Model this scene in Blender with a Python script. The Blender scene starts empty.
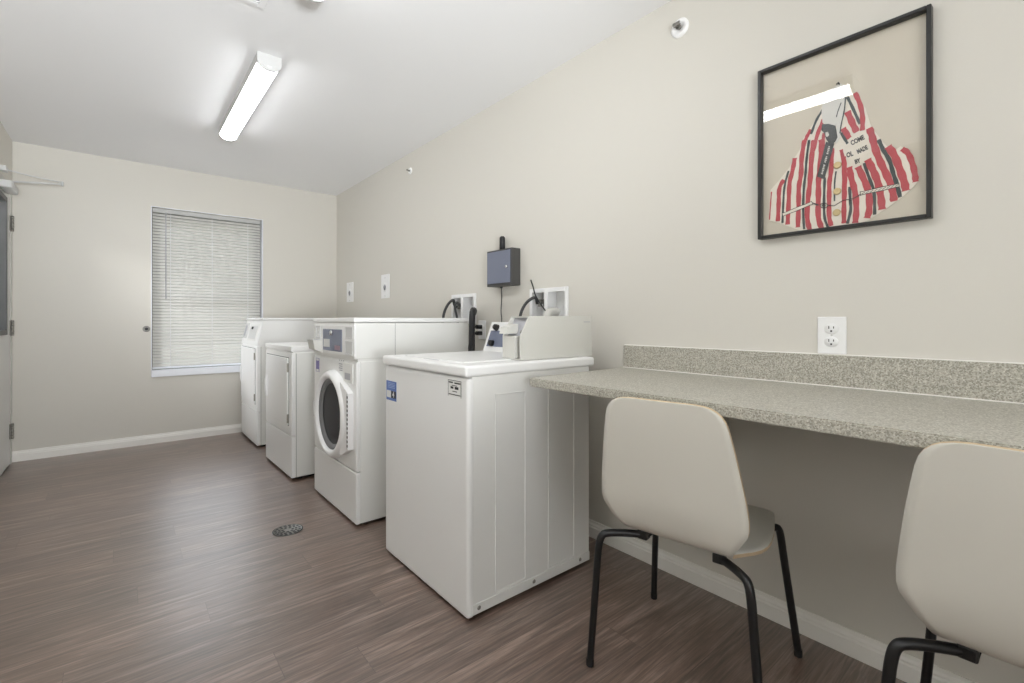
import bpy, bmesh, math, random
from mathutils import Vector, Matrix
random.seed(7)
PI = math.pi
C = bpy.context.scene.collection

# ---------------------------------------------------------------- measures
F, TH, CY, H = 470.8114, 0.6923, 321.0916, 1.0714          # focal length (px), yaw, horizon row, eye height
XR, XL, YF, YB, ZC = 1.8071, -0.6393, 5.1813, -2.3, 2.44   # room shell
def at(u, v, X=None, Y=None, Z=None):
    """point of a known plane (X=, Y= or Z=) seen at a photo position"""
    x = (u-512)/F; z = (CY-v)/F
    d = (math.sin(TH)+x*math.cos(TH), math.cos(TH)-x*math.sin(TH), z)
    t = X/d[0] if X is not None else Y/d[1] if Y is not None else (Z-H)/d[2]
    return Vector((d[0]*t, d[1]*t, H+d[2]*t))

# ---------------------------------------------------------------- materials
def srgb(r, g, b):
    f = lambda c: (c/12.92 if c <= .04045 else ((c+.055)/1.055)**2.4)
    return (f(r/255), f(g/255), f(b/255), 1)
def nt(name):
    m = bpy.data.materials.new(name); m.use_nodes = True
    return m, m.node_tree.nodes, m.node_tree.links
def mat(name, col, rough=.5, metal=0, spec=.5, bump=0, bscale=200, var=0, vscale=6, coat=0):
    m, N, L = nt(name); b = N['Principled BSDF']
    col = tuple(col) if len(col) == 4 else tuple(col)+(1,)
    b.inputs['Base Color'].default_value = col
    b.inputs['Roughness'].default_value = rough
    b.inputs['Metallic'].default_value = metal
    b.inputs['Specular IOR Level'].default_value = spec
    b.inputs['Coat Weight'].default_value = coat
    tc = N.new('ShaderNodeTexCoord')
    if var:
        n = N.new('ShaderNodeTexNoise'); n.inputs['Scale'].default_value = vscale; n.inputs['Detail'].default_value = 4
        L.new(tc.outputs['Object'], n.inputs['Vector'])
        mx = N.new('ShaderNodeMixRGB'); mx.inputs[1].default_value = tuple(c*(1-var) for c in col[:3])+(1,)
        mx.inputs[2].default_value = tuple(min(1, c*(1+var)) for c in col[:3])+(1,)
        L.new(n.outputs['Fac'], mx.inputs[0]); L.new(mx.outputs[0], b.inputs['Base Color'])
    if bump:
        n = N.new('ShaderNodeTexNoise'); n.inputs['Scale'].default_value = bscale; n.inputs['Detail'].default_value = 3
        L.new(tc.outputs['Object'], n.inputs['Vector'])
        bp = N.new('ShaderNodeBump'); bp.inputs['Strength'].default_value = bump; bp.inputs['Distance'].default_value = .002
        L.new(n.outputs['Fac'], bp.inputs['Height']); L.new(bp.outputs[0], b.inputs['Normal'])
    return m
def glassmat(name, tint=(1, 1, 1), ior=1.5, rough=0.0):
    m, N, L = nt(name); N.remove(N['Principled BSDF'])
    t = N.new('ShaderNodeBsdfTransparent'); t.inputs[0].default_value = tuple(tint)+(1,)
    g = N.new('ShaderNodeBsdfGlossy'); g.inputs['Roughness'].default_value = rough
    fr = N.new('ShaderNodeFresnel'); fr.inputs['IOR'].default_value = ior
    mx = N.new('ShaderNodeMixShader')
    L.new(fr.outputs[0], mx.inputs[0]); L.new(t.outputs[0], mx.inputs[1]); L.new(g.outputs[0], mx.inputs[2])
    L.new(mx.outputs[0], N['Material Output'].inputs[0])
    return m
def emis(name, col, s):
    m, N, L = nt(name); b = N['Principled BSDF']
    b.inputs['Base Color'].default_value = (.8, .8, .8, 1)
    b.inputs['Emission Color'].default_value = tuple(col)+(1,); b.inputs['Emission Strength'].default_value = s
    return m

def floor_mat():
    m, N, L = nt('vinyl_plank'); b = N['Principled BSDF']
    tc = N.new('ShaderNodeTexCoord')
    br = N.new('ShaderNodeTexBrick'); br.offset = 0; br.offset_frequency = 2
    br.inputs['Scale'].default_value = 1; br.inputs['Brick Width'].default_value = 1.22; br.inputs['Row Height'].default_value = .152
    br.inputs['Mortar Size'].default_value = .0012; br.inputs['Mortar Smooth'].default_value = .3; br.inputs['Bias'].default_value = 0
    br.inputs['Color1'].default_value = (0, 0, 0, 1); br.inputs['Color2'].default_value = (1, 1, 1, 1); br.inputs['Mortar'].default_value = (.5, .5, .5, 1)
    s0 = N.new('ShaderNodeSeparateXYZ'); L.new(tc.outputs['Object'], s0.inputs[0])      # each row starts at its own offset
    dv = N.new('ShaderNodeMath'); dv.operation = 'DIVIDE'; dv.inputs[1].default_value = .152; L.new(s0.outputs[1], dv.inputs[0])
    fl = N.new('ShaderNodeMath'); fl.operation = 'FLOOR'; L.new(dv.outputs[0], fl.inputs[0])
    wn = N.new('ShaderNodeTexWhiteNoise'); wn.noise_dimensions = '1D'; L.new(fl.outputs[0], wn.inputs['W'])
    ma_ = N.new('ShaderNodeMath'); ma_.operation = 'MULTIPLY_ADD'; ma_.inputs[1].default_value = 1.22; L.new(wn.outputs['Value'], ma_.inputs[0]); L.new(s0.outputs[0], ma_.inputs[2])
    cb0 = N.new('ShaderNodeCombineXYZ'); L.new(ma_.outputs[0], cb0.inputs[0]); L.new(s0.outputs[1], cb0.inputs[1])
    L.new(cb0.outputs[0], br.inputs['Vector'])
    # every plank shifts its grain
    sep = N.new('ShaderNodeSeparateXYZ'); L.new(tc.outputs['Object'], sep.inputs[0])
    mul = N.new('ShaderNodeMath'); mul.operation = 'MULTIPLY'; mul.inputs[1].default_value = 13.7; L.new(br.outputs['Color'], mul.inputs[0])
    def grain(sx, sy, detail, rough, dist=0):
        ax = N.new('ShaderNodeMath'); ax.operation = 'MULTIPLY'; ax.inputs[1].default_value = sx; L.new(sep.outputs[0], ax.inputs[0])
        ay = N.new('ShaderNodeMath'); ay.operation = 'MULTIPLY'; ay.inputs[1].default_value = sy; L.new(sep.outputs[1], ay.inputs[0])
        cb = N.new('ShaderNodeCombineXYZ'); L.new(ax.outputs[0], cb.inputs[0]); L.new(ay.outputs[0], cb.inputs[1]); L.new(mul.outputs[0], cb.inputs[2])
        n = N.new('ShaderNodeTexNoise'); n.inputs['Scale'].default_value = 1; n.inputs['Detail'].default_value = detail
        n.inputs['Roughness'].default_value = rough; n.inputs['Distortion'].default_value = dist
        L.new(cb.outputs[0], n.inputs['Vector']); return n
    g1 = grain(1.8, 22, 6, .64, 1.4); g2 = grain(5, 130, 5, .65, .5); g3 = grain(1.2, 5, 2, .5)
    ramp = N.new('ShaderNodeValToRGB'); e = ramp.color_ramp.elements
    e[0].position = .28; e[0].color = srgb(90, 73, 64); e[1].position = .74; e[1].color = srgb(154, 134, 124)
    k = e.new(.5); k.color = srgb(112, 93, 83)
    L.new(g1.outputs['Fac'], ramp.inputs[0])
    r2 = N.new('ShaderNodeValToRGB'); e = r2.color_ramp.elements
    e[0].position = .38; e[0].color = (.5, .5, .5, 1); e[1].position = .62; e[1].color = (1.35, 1.34, 1.32, 1)
    L.new(g2.outputs['Fac'], r2.inputs[0])
    m1 = N.new('ShaderNodeMixRGB'); m1.blend_type = 'MULTIPLY'; m1.inputs[0].default_value = .75
    L.new(ramp.outputs[0], m1.inputs[1]); L.new(r2.outputs[0], m1.inputs[2])
    r3 = N.new('ShaderNodeValToRGB'); e = r3.color_ramp.elements
    e[0].position = 0; e[0].color = (.82, .82, .82, 1); e[1].position = 1; e[1].color = (1.16, 1.14, 1.12, 1)
    L.new(br.outputs['Color'], r3.inputs[0])
    m2 = N.new('ShaderNodeMixRGB'); m2.blend_type = 'MULTIPLY'; m2.inputs[0].default_value = .8
    L.new(m1.outputs[0], m2.inputs[1]); L.new(r3.outputs[0], m2.inputs[2])
    m3 = N.new('ShaderNodeMixRGB'); m3.blend_type = 'MULTIPLY'
    m3.inputs[2].default_value = (.62, .6, .6, 1)
    L.new(br.outputs['Fac'], m3.inputs[0]); L.new(m2.outputs[0], m3.inputs[1])
    L.new(m3.outputs[0], b.inputs['Base Color'])
    rr = N.new('ShaderNodeMapRange'); rr.inputs['To Min'].default_value = .27; rr.inputs['To Max'].default_value = .43
    L.new(g1.outputs['Fac'], rr.inputs['Value']); L.new(rr.outputs[0], b.inputs['Roughness'])
    b.inputs['IOR'].default_value = 1.6; b.inputs['Specular IOR Level'].default_value = .6; b.inputs['Coat Weight'].default_value = .5; b.inputs['Coat Roughness'].default_value = .28; b.inputs['Coat IOR'].default_value = 1.7
    bu = N.new('ShaderNodeBump'); bu.inputs['Strength'].default_value = .12; bu.inputs['Distance'].default_value = .002
    L.new(g2.outputs['Fac'], bu.inputs['Height']); L.new(bu.outputs[0], b.inputs['Normal'])
    return m
def speckle_mat():
    m, N, L = nt('speckled_laminate'); b = N['Principled BSDF']
    tc = N.new('ShaderNodeTexCoord')
    def vor(s):
        v = N.new('ShaderNodeTexVoronoi'); v.inputs['Scale'].default_value = s; L.new(tc.outputs['Object'], v.inputs['Vector'])
        sp = N.new('ShaderNodeSeparateColor'); L.new(v.outputs['Color'], sp.inputs[0]); return sp
    a = vor(300); c = vor(520)
    ramp = N.new('ShaderNodeValToRGB'); ramp.color_ramp.interpolation = 'CONSTANT'; e = ramp.color_ramp.elements
    e[0].position = 0; e[0].color = srgb(154, 150, 139); e[1].position = .28; e[1].color = srgb(178, 174, 162)
    k = e.new(.62); k.color = srgb(192, 189, 178); k = e.new(.88); k.color = srgb(206, 203, 193)
    L.new(a.outputs[0], ramp.inputs[0])
    r2 = N.new('ShaderNodeValToRGB'); e = r2.color_ramp.elements
    e[0].position = 0; e[0].color = (.8, .8, .8, 1); e[1].position = 1; e[1].color = (1.08, 1.08, 1.08, 1)
    L.new(c.outputs[1], r2.inputs[0])
    mx = N.new('ShaderNodeMixRGB'); mx.blend_type = 'MULTIPLY'; mx.inputs[0].default_value = 1
    L.new(ramp.outputs[0], mx.inputs[1]); L.new(r2.outputs[0], mx.inputs[2]); L.new(mx.outputs[0], b.inputs['Base Color'])
    b.inputs['Roughness'].default_value = .32
    return m
def slat_mat():
    m, N, L = nt('blind_slat'); b = N['Principled BSDF']
    b.inputs['Base Color'].default_value = (.66, .65, .625, 1); b.inputs['Roughness'].default_value = .45
    t = N.new('ShaderNodeBsdfTranslucent'); t.inputs[0].default_value = (.75, .72, .62, 1)
    mx = N.new('ShaderNodeMixShader'); mx.inputs[0].default_value = .04
    L.new(b.outputs[0], mx.inputs[1]); L.new(t.outputs[0], mx.inputs[2]); L.new(mx.outputs[0], N['Material Output'].inputs[0])
    return m

M = {}
M['wall'] = mat('wall_paint', srgb(211, 207.5, 199.5), .6, bump=.08, bscale=160, spec=.3)
M['ceil'] = mat('ceiling_paint', srgb(238, 238, 239), .8, bump=.05, bscale=120, spec=.2)
M['floor'] = floor_mat()
M['trim'] = mat('trim_paint', srgb(238, 236, 231), .4)
M['enamel'] = mat('white_enamel', srgb(232, 232, 231), .3, var=.012, vscale=3)
M['enamel2'] = mat('offwhite_enamel', srgb(226, 226, 223), .38, var=.012, vscale=4)
M['meter'] = mat('meter_enamel', srgb(205, 204, 198), .42, bump=.05, bscale=500)
M['seam'] = mat('seam_shadow', srgb(120, 120, 120), .6)
M['black'] = mat('black_plastic', srgb(24, 24, 25), .5)
M['rubber'] = mat('black_rubber', srgb(34, 34, 36), .6, var=.1)
M['hose'] = mat('grey_rubber_hose', srgb(58, 58, 60), .55, var=.1)
M['tube'] = mat('black_steel_tube', srgb(20, 20, 21), .38, var=.05)
M['chrome'] = mat('chrome', srgb(205, 205, 205), .18, metal=1)
M['steel'] = mat('brushed_steel', srgb(150, 148, 143), .35, metal=1, var=.06, vscale=40)
M['hinge'] = mat('hinge_steel', srgb(150, 147, 140), .4, metal=.6)
M['display'] = mat('control_panel_blue_grey', srgb(112, 119, 140), .25, var=.08, vscale=18)
M['display2'] = mat('control_panel_pale', srgb(203, 204, 203), .3)
M['red'] = mat('pink_print', srgb(138, 112, 126), .5)
M['laminate'] = speckle_mat()
M['underside'] = mat('counter_underside', srgb(150, 135, 112), .7)
M['shell'] = mat('chair_white_paint', srgb(212, 209, 200), .4, var=.015, vscale=8)
M['ply'] = mat('plywood_edge', srgb(200, 178, 146), .55, var=.12, vscale=60)
M['slat'] = slat_mat()
M['plastic'] = mat('white_plastic', srgb(236, 236, 236), .35)
M['vinyl'] = mat('white_vinyl', srgb(232, 234, 240), .35)
M['darkslot'] = mat('dark_slot', srgb(56, 56, 57), .6)
M['greyslot'] = mat('grey_recess', srgb(175, 175, 180), .6)
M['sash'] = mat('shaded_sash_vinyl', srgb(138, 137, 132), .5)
M['headrail'] = mat('shaded_headrail', srgb(186, 186, 184), .45)  # headrail colour greyed to paint in the shade of the window recess
M['doorpaint'] = mat('door_paint', srgb(205, 205, 202), .4, bump=.03, bscale=60)
M['jamb'] = mat('jamb_paint', srgb(190, 188, 182), .45)
M['doorrubber'] = mat('lite_frame_paint', srgb(72, 72, 72), .4)
M['glass'] = glassmat('clear_glass')
M['drumglass'] = mat('dark_door_glass', srgb(46, 46, 49), .3, spec=.12)
M['gasket'] = mat('grey_gasket', srgb(120, 120, 122), .5)
M['winglass'] = glassmat('window_glass', ior=1.2, rough=.2)
M['picglass'] = glassmat('picture_glass', ior=1.6)
M['frame'] = mat('black_frame_wood', srgb(26, 26, 25), .35, var=.05)
M['matboard'] = mat('beige_backing_cloth', srgb(200, 192, 176), .85, bump=.1, bscale=600, var=.03, vscale=12)
M['cloth'] = mat('cream_cotton', srgb(222, 215, 202), .85, bump=.9, bscale=60, var=.06, vscale=30)
M['clothred'] = mat('red_stripe_cotton', srgb(176, 66, 74), .85, bump=.9, bscale=60, var=.12, vscale=40)
M['clothblack'] = mat('dark_green_stripe_cotton', srgb(56, 66, 66), .85, var=.1, vscale=40)
M['lining'] = mat('pale_collar_cotton', srgb(208, 206, 200), .85, var=.06, vscale=30)
M['ribbon'] = mat('charcoal_ribbon', srgb(52, 54, 55), .6, var=.1, vscale=60)
M['ink'] = mat('black_ink', srgb(36, 36, 38), .6)
M['brass'] = mat('old_brass', srgb(190, 170, 125), .3, metal=.8)
M['lens'] = emis('light_lens', (.97, .985, 1.0), 17)
M['lightcap'] = mat('light_end_cap', srgb(205, 205, 204), .5)
M['ctrl'] = mat('charcoal_box_paint', srgb(70, 69, 68), .45)
M['ctrldoor'] = mat('blue_grey_box_door', srgb(116, 121, 138), .35)
M['blue'] = mat('sticker_blue', srgb(92, 118, 178), .5)
M['bluelight'] = mat('sticker_pale_blue', srgb(150, 168, 212), .5)
M['stickw'] = mat('sticker_white', srgb(225, 225, 222), .5)
M['stickdark'] = mat('sticker_navy', srgb(30, 36, 48), .5)
M['purple'] = mat('sticker_purple', srgb(120, 112, 168), .5, var=.2, vscale=90)
M['grass'] = mat('ground_gravel', srgb(118, 115, 104), .9, var=.3, vscale=3)

# ---------------------------------------------------------------- mesh helpers
def BM(): return bmesh.new()
def quad(bm, pts, mi=0):
    f = bm.faces.new([bm.verts.new(Vector(p)) for p in pts]); f.material_index = mi; return f
def box(bm, a, b, bev=0, seg=2, mi=0, rot=None, piv=None):
    lo = [min(a[i], b[i]) for i in range(3)]; hi = [max(a[i], b[i]) for i in range(3)]
    r = bmesh.ops.create_cube(bm, size=1)['verts']
    for v in r:
        v.co = Vector([lo[i]+(v.co[i]+.5)*(hi[i]-lo[i]) for i in range(3)])
    es = list({e for v in r for e in v.link_edges}); fs = list({f for v in r for f in v.link_faces})
    for f in fs: f.material_index = mi
    vs = set(r)
    if bev:
        res = bmesh.ops.bevel(bm, geom=es, offset=bev, segments=seg, affect='EDGES', profile=.5)
        vs = {v for f in res['faces'] for v in f.verts} | {v for f in fs if f.is_valid for v in f.verts}
        for f in res['faces']: f.material_index = mi
    if rot is not None:
        p = Vector(piv) if piv is not None else Vector([(lo[i]+hi[i])/2 for i in range(3)])
        for v in vs:
            if v.is_valid: v.co = p + rot @ (v.co-p)
    return vs
def tube(bm, pts, r, n=10, mi=0, cap=True, smooth=0):
    pts = [Vector(p) for p in pts]
    for _ in range(smooth):
        q = [pts[0]]
        for i in range(len(pts)-1):
            a, b = pts[i], pts[i+1]; q += [a.lerp(b, .25), a.lerp(b, .75)]
        q.append(pts[-1]); pts = q
    rs = r if isinstance(r, (list, tuple)) else [r]*len(pts)
    if len(rs) != len(pts): rs = [rs[0]+(rs[-1]-rs[0])*i/(len(pts)-1) for i in range(len(pts))]
    rings = []; up = None
    for i, p in enumerate(pts):
        d = (pts[min(i+1, len(pts)-1)]-pts[max(i-1, 0)]).normalized()
        if up is None: up = Vector((0, 0, 1)) if abs(d.z) < .9 else Vector((1, 0, 0))
        s = d.cross(up).normalized(); up = s.cross(d).normalized()
        rings.append([bm.verts.new(p+(s*math.cos(2*PI*k/n)+up*math.sin(2*PI*k/n))*rs[i]) for k in range(n)])
    for a, b in zip(rings, rings[1:]):
        for k in range(n):
            f = bm.faces.new((a[k], a[(k+1) % n], b[(k+1) % n], b[k])); f.smooth = True; f.material_index = mi
    if cap:
        for rr in (rings[0], rings[-1]):
            f = bm.faces.new(rr); f.material_index = mi
def lathe(bm, o, axis, prof, n=40, mi=0, sy=1):
    """prof: (radius, height along axis)"""
    o = Vector(o); ax = Vector(axis).normalized()
    u = ax.cross(Vector((0, 0, 1))); u = Vector((1, 0, 0)) if u.length < .1 else u.normalized(); w = ax.cross(u)
    rings = []
    for r, h in prof:
        if r < 1e-6: rings.append([bm.verts.new(o+ax*h)])
        else: rings.append([bm.verts.new(o+ax*h+u*(r*math.cos(2*PI*k/n))+w*(r*sy*math.sin(2*PI*k/n))) for k in range(n)])
    for a, b in zip(rings, rings[1:]):
        for k in range(n):
            j = (k+1) % n
            if len(a) == 1 and len(b) == 1: continue
            if len(a) == 1: f = bm.faces.new((a[0], b[j], b[k]))
            elif len(b) == 1: f = bm.faces.new((a[k], a[j], b[0]))
            else: f = bm.faces.new((a[k], a[j], b[j], b[k]))
            f.smooth = True; f.material_index = mi
def prism(bm, poly, vec, mi=0, cap_mi=None):
    vec = Vector(vec); a = [bm.verts.new(Vector(p)) for p in poly]; b = [bm.verts.new(Vector(p)+vec) for p in poly]
    n = len(a)
    f = bm.faces.new(a); f.material_index = mi if cap_mi is None else cap_mi
    f = bm.faces.new(list(reversed(b))); f.material_index = mi if cap_mi is None else cap_mi
    for k in range(n):
        f = bm.faces.new((a[k], b[k], b[(k+1) % n], a[(k+1) % n])); f.material_index = mi
    return a+b
def wpos(o):
    p = Vector((0, 0, 0))
    while o is not None: p += o.location; o = o.parent
    return p
def obj(name, bm, m, parent=None, local=False, label=None, smooth_angle=None):
    bmesh.ops.recalc_face_normals(bm, faces=bm.faces)
    if parent is not None and not local: bmesh.ops.translate(bm, verts=bm.verts, vec=-wpos(parent))
    me = bpy.data.meshes.new(name); bm.to_mesh(me); bm.free()
    o = bpy.data.objects.new(name, me); C.objects.link(o)
    for x in (m if isinstance(m, (list, tuple)) else [m]): me.materials.append(M[x])
    if parent is not None: o.parent = parent
    if label: o['label'] = label
    return o
def tag(o, label, cat, group=None):
    o['label'] = label; o['category'] = cat
    if group: o['group'] = group
    return o
def thing(name, label, cat, loc=(0, 0, 0), rz=0, group=None):
    o = bpy.data.objects.new(name, None); C.objects.link(o); o.empty_display_size = .1
    o.location = loc; o.rotation_euler = (0, 0, rz); return tag(o, label, cat, group)
def struct(name, bm, m, parent=None):
    o = obj(name, bm, m, parent)
    if parent is None: o['kind'] = 'structure'
    return o
def dup(root, loc, rz, label, group=None):
    r = root.copy(); C.objects.link(r); r.location = loc; r.rotation_euler = (0, 0, rz); r['label'] = label
    if group: r['group'] = group
    for ch in list(root.children):
        c = ch.copy(); C.objects.link(c); c.parent = r
        for g in list(ch.children):
            d = g.copy(); C.objects.link(d); d.parent = c
    return r
def text_bm(bm, s, origin, right, up, size, depth=.0004, mi=0, bold=0, sx=1):
    cu = bpy.data.curves.new('t', 'FONT'); cu.body = s; cu.size = size; cu.align_x = 'CENTER'; cu.align_y = 'CENTER'; cu.offset = bold
    cu.resolution_u = 3
    o = bpy.data.objects.new('t', cu); C.objects.link(o)
    dg = bpy.context.evaluated_depsgraph_get(); me = bpy.data.meshes.new_from_object(o.evaluated_get(dg))
    right = Vector(right).normalized(); up = Vector(up).normalized(); nrm = right.cross(up)
    base = len(bm.verts); vs = [bm.verts.new(Vector(origin)+right*(v.co.x*sx)+up*v.co.y+nrm*depth) for v in me.vertices]
    for p in me.polygons:
        try: bm.faces.new([vs[i] for i in p.vertices]).material_index = mi
        except ValueError: pass
    bpy.data.objects.remove(o); bpy.data.curves.remove(cu); bpy.data.meshes.remove(me)
def wall_panel(axis, pos, out, a0, a1, z0, z1, holes, th=.12):
    """wall on plane axis=pos, going outward by th*out, with rectangular holes (a0,a1,z0,z1)"""
    bm = BM()
    A = sorted({a0, a1, *[h[0] for h in holes], *[h[1] for h in holes]}); Z = sorted({z0, z1, *[h[2] for h in holes], *[h[3] for h in holes]})
    P = lambda a, z, d: (pos+d, a, z) if axis == 'X' else (a, pos+d, z)
    t = th*out
    for i in range(len(A)-1):
        for j in range(len(Z)-1):
            ca, cz = (A[i]+A[i+1])/2, (Z[j]+Z[j+1])/2
            if any(h[0] < ca < h[1] and h[2] < cz < h[3] for h in holes): continue
            for d in (0, t): quad(bm, [P(A[i], Z[j], d), P(A[i+1], Z[j], d), P(A[i+1], Z[j+1], d), P(A[i], Z[j+1], d)])
    def rim(h):
        quad(bm, [P(h[0], h[2], 0), P(h[0], h[2], t), P(h[0], h[3], t), P(h[0], h[3], 0)])
        quad(bm, [P(h[1], h[2], 0), P(h[1], h[2], t), P(h[1], h[3], t), P(h[1], h[3], 0)])
        quad(bm, [P(h[0], h[3], 0), P(h[1], h[3], 0), P(h[1], h[3], t), P(h[0], h[3], t)])
        if h[2] > z0: quad(bm, [P(h[0], h[2], 0), P(h[1], h[2], 0), P(h[1], h[2], t), P(h[0], h[2], t)])
    for h in holes: rim(h)
    rim((a0, a1, z0, z1)); quad(bm, [P(a0, z0, 0), P(a1, z0, 0), P(a1, z0, t), P(a0, z0, t)])
    bmesh.ops.remove_doubles(bm, verts=bm.verts, dist=1e-5)
    return bm
def ring_frame(bm, P, a0, a1, z0, z1, w, d0, d1, bev=0, wb=None):
    """rectangular frame of four bars; P(a,z,d) maps to space"""
    wb = w if wb is None else wb
    for (x0, x1, y0, y1) in ((a0, a0+w, z0, z1), (a1-w, a1, z0, z1), (a0+w, a1-w, z1-w, z1), (a0+w, a1-w, z0, z0+wb)):
        box(bm, P(x0, y0, d0), P(x1, y1, d1), bev, 1)

# ---------------------------------------------------------------- room shell
WX0, WX1, WZ0, WZ1 = .203, 1.076, .600, 2.072           # window opening
DY0, DY1, DZ1 = 4.12, 5.135, 2.085                      # door opening
BA = (2.562, 2.824, 1.07, 1.240); BB = (1.728, 1.995, 1.07, 1.238)   # laundry box openings
bm = BM(); box(bm, (XL-.12, YB-.12, -.1), (XR+.12, YF+.12, 0)); struct('floor', bm, 'floor')
bm = BM(); box(bm, (XL-.12, YB-.12, ZC), (XR+.12, YF+.12, ZC+.1)); struct('ceiling', bm, 'ceil')
struct('wall_right', wall_panel('X', XR, 1, YB, YF, 0, ZC, [BA, BB]), 'wall')
struct('wall_far', wall_panel('Y', YF, 1, XL, XR, 0, ZC, [(WX0, WX1, WZ0, WZ1)]), 'wall')
struct('wall_left', wall_panel('X', XL, -1, YB, YF, 0, ZC, [(DY0, DY1, 0, DZ1)]), 'wall')
struct('wall_back', wall_panel('Y', YB, -1, XL, XR, 0, ZC, []), 'wall')
def base_profile(t=.016, h=.0798):
    return [(0, 0), (t, 0), (t, h*.62), (t*.78, h*.68), (t*.78, h*.76), (t*.45, h*.86), (t*.35, h), (0, h)]
bm = BM(); prism(bm, [(XL, YF-.0002-d, z) for d, z in base_profile()], (XR-XL, 0, 0)); struct('baseboard_far', bm, 'trim')
bm = BM(); prism(bm, [(XR-.0002-d, YB, z) for d, z in base_profile()], (0, YF-YB-.017, 0)); struct('baseboard_right', bm, 'trim')
bm = BM(); prism(bm, [(XL+.0002+d, YB, z) for d, z in base_profile()], (0, DY0-.06-YB, 0)); struct('baseboard_left', bm, 'trim')
bm = BM(); quad(bm, [(-2.3, 2.0, 0), (-2.3, YF+.1, 0), (-2.3, YF+.1, 2.5), (-2.3, 2.0, 2.5)]); struct('wall_hallway', bm, 'ceil')
bm = BM(); box(bm, (-14, YF+.4, -.35), (16, 30, -.3)); struct('ground', bm, 'grass')

# window: vinyl single-hung with white stool
win = bpy.data.objects.new('window_1', None); C.objects.link(win); win.location = ((WX0+WX1)/2, YF, WZ0); win['kind'] = 'structure'
PW = lambda a, z, d: (a, YF+d, z)
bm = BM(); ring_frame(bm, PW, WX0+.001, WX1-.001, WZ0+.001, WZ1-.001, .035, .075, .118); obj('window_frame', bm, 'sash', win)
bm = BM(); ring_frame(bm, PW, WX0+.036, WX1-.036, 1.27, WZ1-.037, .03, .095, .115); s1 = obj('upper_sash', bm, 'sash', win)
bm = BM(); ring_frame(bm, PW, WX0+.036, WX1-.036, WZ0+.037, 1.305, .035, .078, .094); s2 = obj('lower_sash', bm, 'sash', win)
bm = BM(); box(bm, PW(WX0+.066, 1.30, .104), PW(WX1-.066, WZ1-.067, .107)); obj('pane', bm, 'winglass', s1)
bm = BM(); box(bm, PW(WX0+.071, WZ0+.072, .085), PW(WX1-.071, 1.27, .088)); obj('pane', bm, 'winglass', s2)
bm = BM(); box(bm, (WX0-.004, YF-.018, .580), (WX1+.004, YF+.0, .640), .004); box(bm, (WX0+.001, YF-.002, .601), (WX1-.001, YF+.0745, .640)); obj('sill', bm, 'vinyl', win)
bm = BM()                                              # thin white edge bead around the opening
for a, b in (((WX0-.006, YF-.004, .64), (WX0, YF+.002, WZ1+.006)), ((WX0, YF-.004, WZ1), (WX1, YF+.002, WZ1+.006)), ((WX1, YF-.004, .64), (WX1+.006, YF+.002, WZ1+.006))): box(bm, a, b)
box(bm, (WX1-.0035, YF+.001, .641), (WX1-.0005, YF+.074, WZ1-.001))
obj('corner_bead', bm, 'vinyl', win)

# venetian blind
bl = thing('window_blind', 'white horizontal mini blind lowered over the window in the far wall', 'blind', ((WX0+WX1)/2, YF+.04, .65))
bx0, bx1, by = WX0+.006, WX1-.012, YF+.040
bm = BM(); box(bm, (bx0, by-.018, 2.034), (bx1, by+.018, 2.070), .002); obj('headrail', bm, 'headrail', bl)
bm = BM(); n = 50; zt, zb = 2.016, .680; wv = .0295; tl = math.radians(54)
for i in range(n):
    z = zt+(zb-zt)*i/(n-1); R = []
    for t, bow in ((-.5, 0), (-.32, .0022), (-.12, .0036), (.12, .0036), (.32, .0022), (.5, 0)):
        oy, oz = t*wv*math.cos(tl), t*wv*math.sin(tl)
        R.append((by+oy-bow*math.sin(tl), z+oz+bow*math.cos(tl)))
    for (y0, z0), (y1, z1) in zip(R, R[1:]):
        f = quad(bm, [(bx0+.002, y0, z0), (bx1-.002, y0, z0), (bx1-.002, y1, z1), (bx0+.002, y1, z1)]); f.smooth = True
bmesh.ops.remove_doubles(bm, verts=bm.verts, dist=1e-6); obj('slats', bm, 'slat', bl)
bm = BM(); box(bm, (bx0, by-.012, .648), (bx1, by+.012, .664), .003); obj('bottom_rail', bm, 'vinyl', bl)
for x in (bx0+.13, (bx0+bx1)/2+.02, bx1-.11):
    bm = BM(); tube(bm, [(x, by-.0135, 2.036), (x, by-.0135, .655)], .0011, 6); tube(bm, [(x, by+.0135, 2.036), (x, by+.0135, .655)], .0011, 6); obj('ladder_cord', bm, 'vinyl', bl)
bm = BM(); x = bx0+.095; tube(bm, [(x, by-.022, 2.045), (x, by-.024, 2.0), (x, by-.024, 1.27)], .004, 8); obj('tilt_wand', bm, 'greyslot', bl, label='grey tilt wand')

# door in the left wall, hinged at the far corner
dr = bpy.data.objects.new('door_1', None); C.objects.link(dr); dr.location = (XL, (DY0+DY1)/2, 0); dr['kind'] = 'structure'
PD = lambda a, z, d: (XL+d, a, z)
bm = BM()
for a, b in (((XL-.119, DY0+.001, .001), (XL+.004, DY0+.045, DZ1-.001)), ((XL-.119, DY1-.040, .001), (XL+.004, DY1-.001, DZ1-.001)), ((XL-.119, DY0+.045, DZ1-.042), (XL+.004, DY1-.04, DZ1-.001))): box(bm, a, b, .002, 1)
obj('door_frame', bm, 'jamb', dr)
ly0, ly1, lz0, lz1 = 4.33, 4.895, .985, 1.945
bm = BM(); y0, y1, z1 = DY0+.048, DY1-.043, DZ1-.045
for (c0, c1, e0, e1) in ((y0, ly0, .008, z1), (ly1, y1, .008, z1), (ly0, ly1, .008, lz0), (ly0, ly1, lz1, z1)): box(bm, PD(c0, e0, -.046), PD(c1, e1, -.002))
leaf = obj('door_panel', bm, 'doorpaint', dr)
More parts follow.
